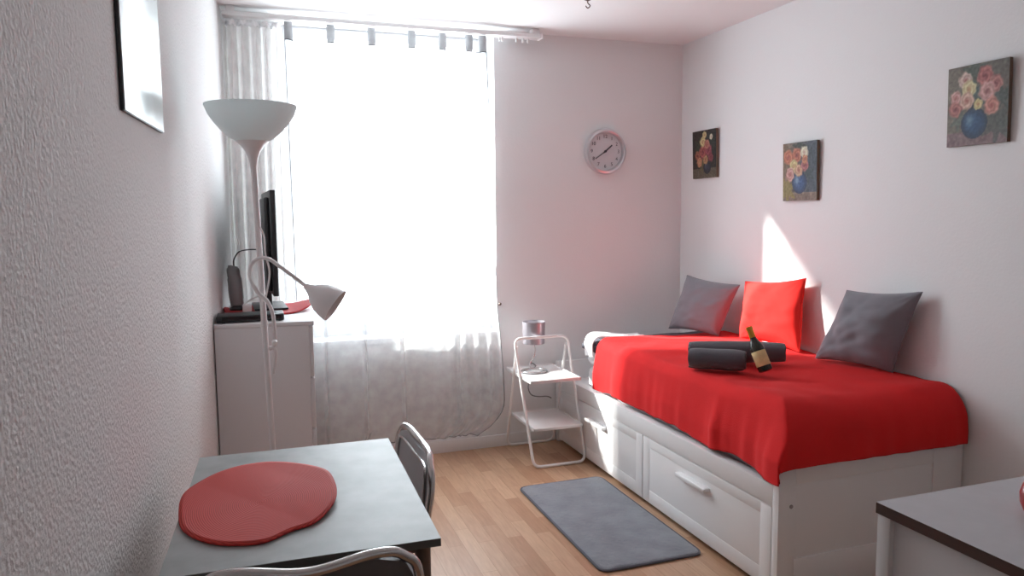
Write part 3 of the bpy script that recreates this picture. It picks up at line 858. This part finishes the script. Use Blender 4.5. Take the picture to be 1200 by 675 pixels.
# ------------------------------------------------------------------ floor lamp with reading arm
fx_, fy_ = .050, 2.75
fl = root('floor_lamp', 'white floor lamp with uplight bowl and bent reading arm before the chest', 'lamp', (fx_, fy_, 0))
def pole(z): return Vector((fx_-.024*z, fy_, z))
bm = NB(); lathe(bm, [(.0005, 0), (.138, 0), (.140, .004), (.138, .012), (.12, .018), (.03, .024), (.016, .034), (.0005, .036)], (fx_, fy_, 0), 48); obj('base', bm, M_lampwhite, fl)
bm = NB(); tube(bm, [pole(.03), pole(.8), pole(1.575)], .0105, 16); obj('pole', bm, M_lampwhite, fl)
for z in (.50, 1.02):
    bm = NB(); tube(bm, [pole(z-.012), pole(z+.012)], .0125, 16); obj('pole_joint', bm, M_lampwhite, fl)
tp = pole(1.60)
bm = NB(); lathe(bm, [(.0105, 1.565), (.013, 1.580), (.017, 1.600), (.025, 1.622), (.040, 1.643), (.056, 1.657), (.053, 1.659), (.036, 1.646), (.015, 1.62), (.0005, 1.612)], (tp.x, fy_, 0), 40, cap=False); obj('shade_holder', bm, M_lampwhite, fl)
bm = NB(); lathe(bm, [(.052, 1.6555), (.075, 1.670), (.102, 1.694), (.124, 1.720), (.140, 1.745), (.1515, 1.774), (.1525, 1.778), (.149, 1.778), (.137, 1.747), (.121, 1.723), (.099, 1.698), (.073, 1.675), (.03, 1.660)], (tp.x, fy_, 0), 64, cap=False); obj('bowl_shade', bm, M_lampshade, fl)
bm = NB(); lathe(bm, [(.0005, 1.64), (.014, 1.64), (.014, 1.67), (.028, 1.70), (.030, 1.72), (.02, 1.745), (.0005, 1.75)], (tp.x, fy_, 0), 24); obj('bulb', bm, M_whitepaint, fl)
ya = fy_-.022
arm = smooth_path([(.040, fy_-.010, .935), (.056, ya, .945), (.058, ya, 1.02), (.053, ya, 1.065), (.037, ya, 1.105), (.012, ya, 1.130), (-.004, ya, 1.157), (-.017, ya, 1.197), (-.007, ya, 1.237), (.020, ya, 1.254), (.050, ya, 1.250), (.086, ya, 1.223), (.134, ya, 1.183), (.176, ya, 1.147)], 6)
bm = NB(); tube(bm, arm, .0068, 12); ar = obj('reading_arm', bm, M_lampwhite, fl)
bm = NB(); ax2 = Vector((.105, 0, -.078)).normalized(); ax2.y = -.32
Mh = Matrix.Translation((.168, ya, 1.153)) @ ax2.normalized().to_track_quat('Z', 'Y').to_matrix().to_4x4()
lathe(bm, [(.0005, 0), (.010, .0), (.014, .012), (.022, .028), (.040, .048), (.054, .075), (.061, .105), (.064, .130), (.062, .130), (.058, .104), (.050, .076), (.036, .052), (.018, .034), (.0005, .03)], seg=40, M=Mh); obj('reading_shade', bm, M_lampwhite, ar)
bm = NB(); lathe(bm, [(.0005, .035), (.012, .035), (.012, .06), (.024, .085), (.020, .108), (.0005, .118)], seg=20, M=Mh); obj('bulb', bm, M_whitepaint, ar)
bm = NB(); tube(bm, smooth_path([(.040, fy_-.012, .93), (.056, ya, .935), (.058, ya, .90), (.046, fy_-.014, .84)], 6), .006, 10); obj('arm_clamp', bm, M_lampwhite, fl)
bm = NB(); lathe(bm, [(.0005, 0), (.010, 0), (.010, .010), (.006, .016), (.0005, .017)], seg=18, M=Matrix.Translation((.057, ya-.006, .957)) @ Matrix.Rotation(PI/2, 4, 'X')); obj('switch_knob', bm, M_whitepaint, fl)
bm = NB(); tube(bm, smooth_path([(.020, fy_-.012, 1.37), (.036, fy_-.02, 1.33), (.038, fy_-.02, 1.27), (.050, fy_-.02, 1.20), (.030, fy_-.018, 1.10)], 8), .0035, 8); obj('cord', bm, M_lampwhite, fl)

# ------------------------------------------------------------------ dining table
TZ = .740
tb = root('dining_table', 'small rectangular table with grey top and dark edge against the left wall', 'table', (.088, 1.80, 0))
cor = [(-.163, 2.160), (.355, 2.154), (.338, 1.430), (-.190, 1.440)]
def prism(bm, pts, z0, z1, bev=0):
    vs = [bm.verts.new((a, b, z0)) for a, b in pts]; f = bm.faces.new(vs)
    r = bmesh.ops.extrude_face_region(bm, geom=[f]); up = [x for x in r['geom'] if isinstance(x, bmesh.types.BMVert)]
    bmesh.ops.translate(bm, vec=(0, 0, z1-z0), verts=up)
bm = NB(); prism(bm, cor, TZ-.017, TZ-.0012); obj('table_edge', bm, M_tableedge, tb, smooth=False, label='dark edge band')
bm = NB(); prism(bm, cor, TZ-.0012, TZ); obj('tabletop', bm, M_tabletop, tb, smooth=False)
for (a, b) in ((-.13, 2.11), (.314, 1.79), (.310, 1.480), (-.168, 1.488)):
    bm = NB(); tube(bm, [(a, b, .004), (a, b, TZ-.017)], .017, 16); lg = obj('leg', bm, M_brownleg, tb)
    bm = NB(); lathe(bm, [(.0004, 0), (.018, 0), (.019, .012), (.0004, .014)], (a, b, 0), 16); obj('rubber_foot', bm, M_black, lg)
bm = NB()
fr = [(-.13, 2.11), (.325, 2.105), (.310, 1.480), (-.168, 1.488)]
for i in range(4):
    p, q = Vector(fr[i]+(TZ-.035,)), Vector(fr[(i+1) % 4]+(TZ-.035,)); tube(bm, [p, q], .012, 4)
obj('apron_frame', bm, M_brownleg, tb)
mp = [(-.175, 1.715), (-.178, 1.862), (-.131, 1.958), (-.05, 2.024), (.024, 2.029), (.096, 1.980), (.149, 1.898), (.161, 1.791), (.153, 1.697), (.129, 1.634), (.096, 1.588), (.047, 1.565), (.011, 1.536), (-.023, 1.527), (-.083, 1.546), (-.129, 1.587), (-.160, 1.643)]
placemat('placemat', mp, TZ+.0045, M_mat, 'oval red woven placemat lying on the grey dining table',
         lambda x, y: .010*max(0, (x-.04)/.13)**1.5*max(0, math.sin((y-1.55)*6.0))+.0025*max(0, math.sin(x*16+y*11)))

# chairs --------------------------------------------------------------
def chair(label, loc, rz, pad, lean=.10, w=.21, top=.795, dip=.012, group=None):
    """tubular chair; local +y is the direction the sitter faces, back at y=0"""
    t = root('dining_chair', label, 'chair', loc, rz, group)
    r = .0095
    def by(z): return .02-(z-.44)*lean if z > .44 else .02+(.44-z)*.0
    # back tube + rear legs in one bend
    pts = [(-w+.012, -.04, .012), (-w, by(.44), .44), (-w, by(top-.06), top-.075), (-w+.03, by(top), top-.016), (-w+.085, by(top)-.010, top), (0, by(top)-.022, top-dip), (w-.085, by(top)-.010, top), (w-.03, by(top), top-.016), (w, by(top-.06), top-.075), (w, by(.44), .44), (w-.012, -.04, .012)]
    bm = NB(); tube(bm, smooth_path(pts, 8), r, 14); obj('back_frame', bm, M_chrome, t, world=False)
    # backrest pad
    bm = NB()
    zb = .50
    def bk(u, v, off):
        x = (2*u-1)*(w-.014); z = zb+(top-.011-zb)*v
        cx = 1-(2*u-1)**2
        ax = abs(x)
        K = ((0, top-dip), (w-.085, top), (w-.03, top-.016), (w, top-.075))
        for (p, q), (p2, q2) in zip(K, K[1:]):
            if p <= ax <= p2:
                e = (ax-p)/(p2-p); tz_ = q+(q2-q)*(e*e*(3-2*e) if p == 0 else e)
        zt = zb+(tz_-.008-zb)*v
        return Vector((x, by(z)-.018*cx+off, zt))
    N1, N2 = 30, 16
    A = [[bm.verts.new(bk(i/N1, j/N2, .008)) for j in range(N2+1)] for i in range(N1+1)]
    B = [[bm.verts.new(bk(i/N1, j/N2, -.006)) for j in range(N2+1)] for i in range(N1+1)]
    for i in range(N1):
        for j in range(N2):
            bm.faces.new((A[i][j], A[i+1][j], A[i+1][j+1], A[i][j+1])); bm.faces.new((B[i][j], B[i][j+1], B[i+1][j+1], B[i+1][j]))
    for i in range(N1):
        bm.faces.new((A[i][0], B[i][0], B[i+1][0], A[i+1][0])); bm.faces.new((A[i][N2], A[i+1][N2], B[i+1][N2], B[i][N2]))
    for j in range(N2):
        bm.faces.new((A[0][j], A[0][j+1], B[0][j+1], B[0][j])); bm.faces.new((A[N1][j], B[N1][j], B[N1][j+1], A[N1][j+1]))
    br = obj('backrest', bm, pad, t, world=False)
    bm = NB(); tube(bm, smooth_path([tuple(bk(.07, .05, .012)), tuple(bk(.07, .80, .012)), tuple(bk(.14, .92, .012)), tuple(bk(.5, .90, .012)), tuple(bk(.86, .92, .012)), tuple(bk(.93, .80, .012)), tuple(bk(.93, .05, .012))], 6), .0045, 8)
    obj('trim_strip', bm, M_chrome, br, world=False)
    # seat
    bm = NB(); box(bm, (-w+.012, .03, .436), (w-.012, .40, .462), .012, 3); obj('seat', bm, pad, t, world=False)
    for s in (-1, 1):
        bm = NB(); tube(bm, round_poly([(s*w*.94, .02, .425), (s*w*.94, .38, .425), (s*(w-.005), .41, .012)], .04, closed=False), r, 12); lg = obj('leg', bm, M_chrome, t, world=False)
        for yy in ((.41),):
            bm = NB(); lathe(bm, [(.0004, 0), (.013, 0), (.014, .016), (.0004, .018)], (s*(w-.005), yy, 0), 14); obj('rubber_foot', bm, M_black, lg, world=False)
        bm = NB(); lathe(bm, [(.0004, 0), (.013, 0), (.014, .016), (.0004, .018)], (s*(w-.012), -.04, 0), 14); obj('rubber_foot', bm, M_black, t, world=False)
    for yy in (.37, .02):
        bm = NB(); tube(bm, [(-w*.94, yy, .425), (w*.94, yy, .425)], .008, 10); obj('seat_rail', bm, M_chrome, t, world=False)
    return t
chair('grey metal chair with steel tube back, pushed in at the table side nearest the rug', (.400, 2.045, 0), PI/2+.02, M_chairpad, top=.762, group='grey dining chairs')
chair('grey chair with curved steel tube back, cut off at the bottom edge before the table', (.068, 1.345, 0), -.03, M_chairpad2, top=.780, lean=.09, w=.205, group='grey dining chairs')

# ------------------------------------------------------------------ kitchen unit at the right
KX, KY, KZ = 1.025, .992, .884
bm = NB(); box(bm, (KX, -.45, KZ-.020), (KX+.65, KY, KZ-.0008))
kt = obj('worktop', bm, M_darkedge, origin=(KX+.3, .3, KZ-.02), smooth=False)
tag(kt, 'pale grey worktop with dark brown edge in the lower right corner', 'worktop')
bm = NB(); box(bm, (KX, -.45, KZ-.0008), (KX+.65, KY, KZ)); obj('laminate_surface', bm, M_worktop, kt, smooth=False, label='pale grey laminate surface')
kc = root('kitchen_cabinet', 'white base cabinet under the brown-edged worktop', 'cabinet', (KX+.32, .27, 0))
bm = NB(); box(bm, (KX+.012, -.44, .0), (KX+.63, KY-.012, KZ-.0205), .001); obj('carcass', bm, M_cab, kc)
for (a, b) in ((KY-.030, KY-.002), (-.445, -.42)):
    bm = NB(); box(bm, (KX+.002, a, 0), (KX+.026, b, KZ-.0205), .002); obj('stile', bm, M_cabwhite, kc)
ap = root('red_apple', 'round red apple on the pale grey worktop, cut off by the right edge', 'apple', (1.226, .838, KZ))
bm = NB(); lathe(bm, [(.0004, .006), (.010, .001), (.018, .0), (.028, .008), (.0345, .024), (.0355, .040), (.031, .055), (.021, .064), (.010, .062), (.004, .056), (.0004, .053)], (1.226, .838, KZ), 36); obj('flesh', bm, M_apple, ap, ang=70)
bm = NB(); tube(bm, smooth_path([(1.226, .838, KZ+.053), (1.227, .838, KZ+.064), (1.231, .840, KZ+.074)], 5), .0014, 8); obj('stem', bm, M_hook, ap)

# ------------------------------------------------------------------ light
w = bpy.data.worlds.new('sky'); bpy.context.scene.world = w; w.use_nodes = True
bg = w.node_tree.nodes['Background']; bg.inputs[0].default_value = (.88, .94, 1, 1); bg.inputs[1].default_value = 13.0
sd = bpy.data.lights.new('sun', 'SUN'); sd.energy = 20; sd.angle = math.radians(2.5); sd.color = (1, .97, .92)
so = bpy.data.objects.new('sun', sd); C.objects.link(so)
d = Vector((1, -.683, -.66)); so.rotation_euler = d.to_track_quat('-Z', 'Y').to_euler(); so.location = (-3, 8, 5)
pd = bpy.data.lights.new('window_portal', 'AREA'); pd.shape = 'RECTANGLE'; pd.size = WX1-WX0; pd.size_y = WZ1-WZ0
pd.cycles.is_portal = True
po = bpy.data.objects.new('window_portal', pd); C.objects.link(po); po.location = ((WX0+WX1)/2, YB+WT-.01, (WZ0+WZ1)/2)
po.rotation_euler = (-PI/2, 0, 0)

# ------------------------------------------------------------------ camera
f_px, pitch, roll, yaw, hc = 870.3, 5.644, -.544, 19.162, 1.397
pr, rr, yr = map(math.radians, (pitch, roll, yaw))
fw = Vector((math.sin(yr)*math.cos(pr), math.cos(yr)*math.cos(pr), -math.sin(pr)))
rt = fw.cross(Vector((0, 0, 1))).normalized(); up = rt.cross(fw)
rt2 = rt*math.cos(rr)+up*math.sin(rr); up2 = -rt*math.sin(rr)+up*math.cos(rr)
cd = bpy.data.cameras.new('camera'); co = bpy.data.objects.new('camera', cd); C.objects.link(co)
co.matrix_world = Matrix(((rt2.x, up2.x, -fw.x, 0), (rt2.y, up2.y, -fw.y, 0), (rt2.z, up2.z, -fw.z, hc), (0, 0, 0, 1)))
cd.sensor_width = 36; cd.lens = 36*f_px/1200; cd.clip_start = .02
sc = bpy.context.scene; sc.camera = co
sc.view_settings.view_transform = 'Standard'; sc.view_settings.look = 'None'
sc.view_settings.gamma = 1; sc.view_settings.use_curve_mapping = False
sc.view_settings.exposure = .06
sc.cycles.max_bounces = 14; sc.cycles.diffuse_bounces = 8; sc.cycles.transparent_max_bounces = 24
sc.cycles.sample_clamp_indirect = 6
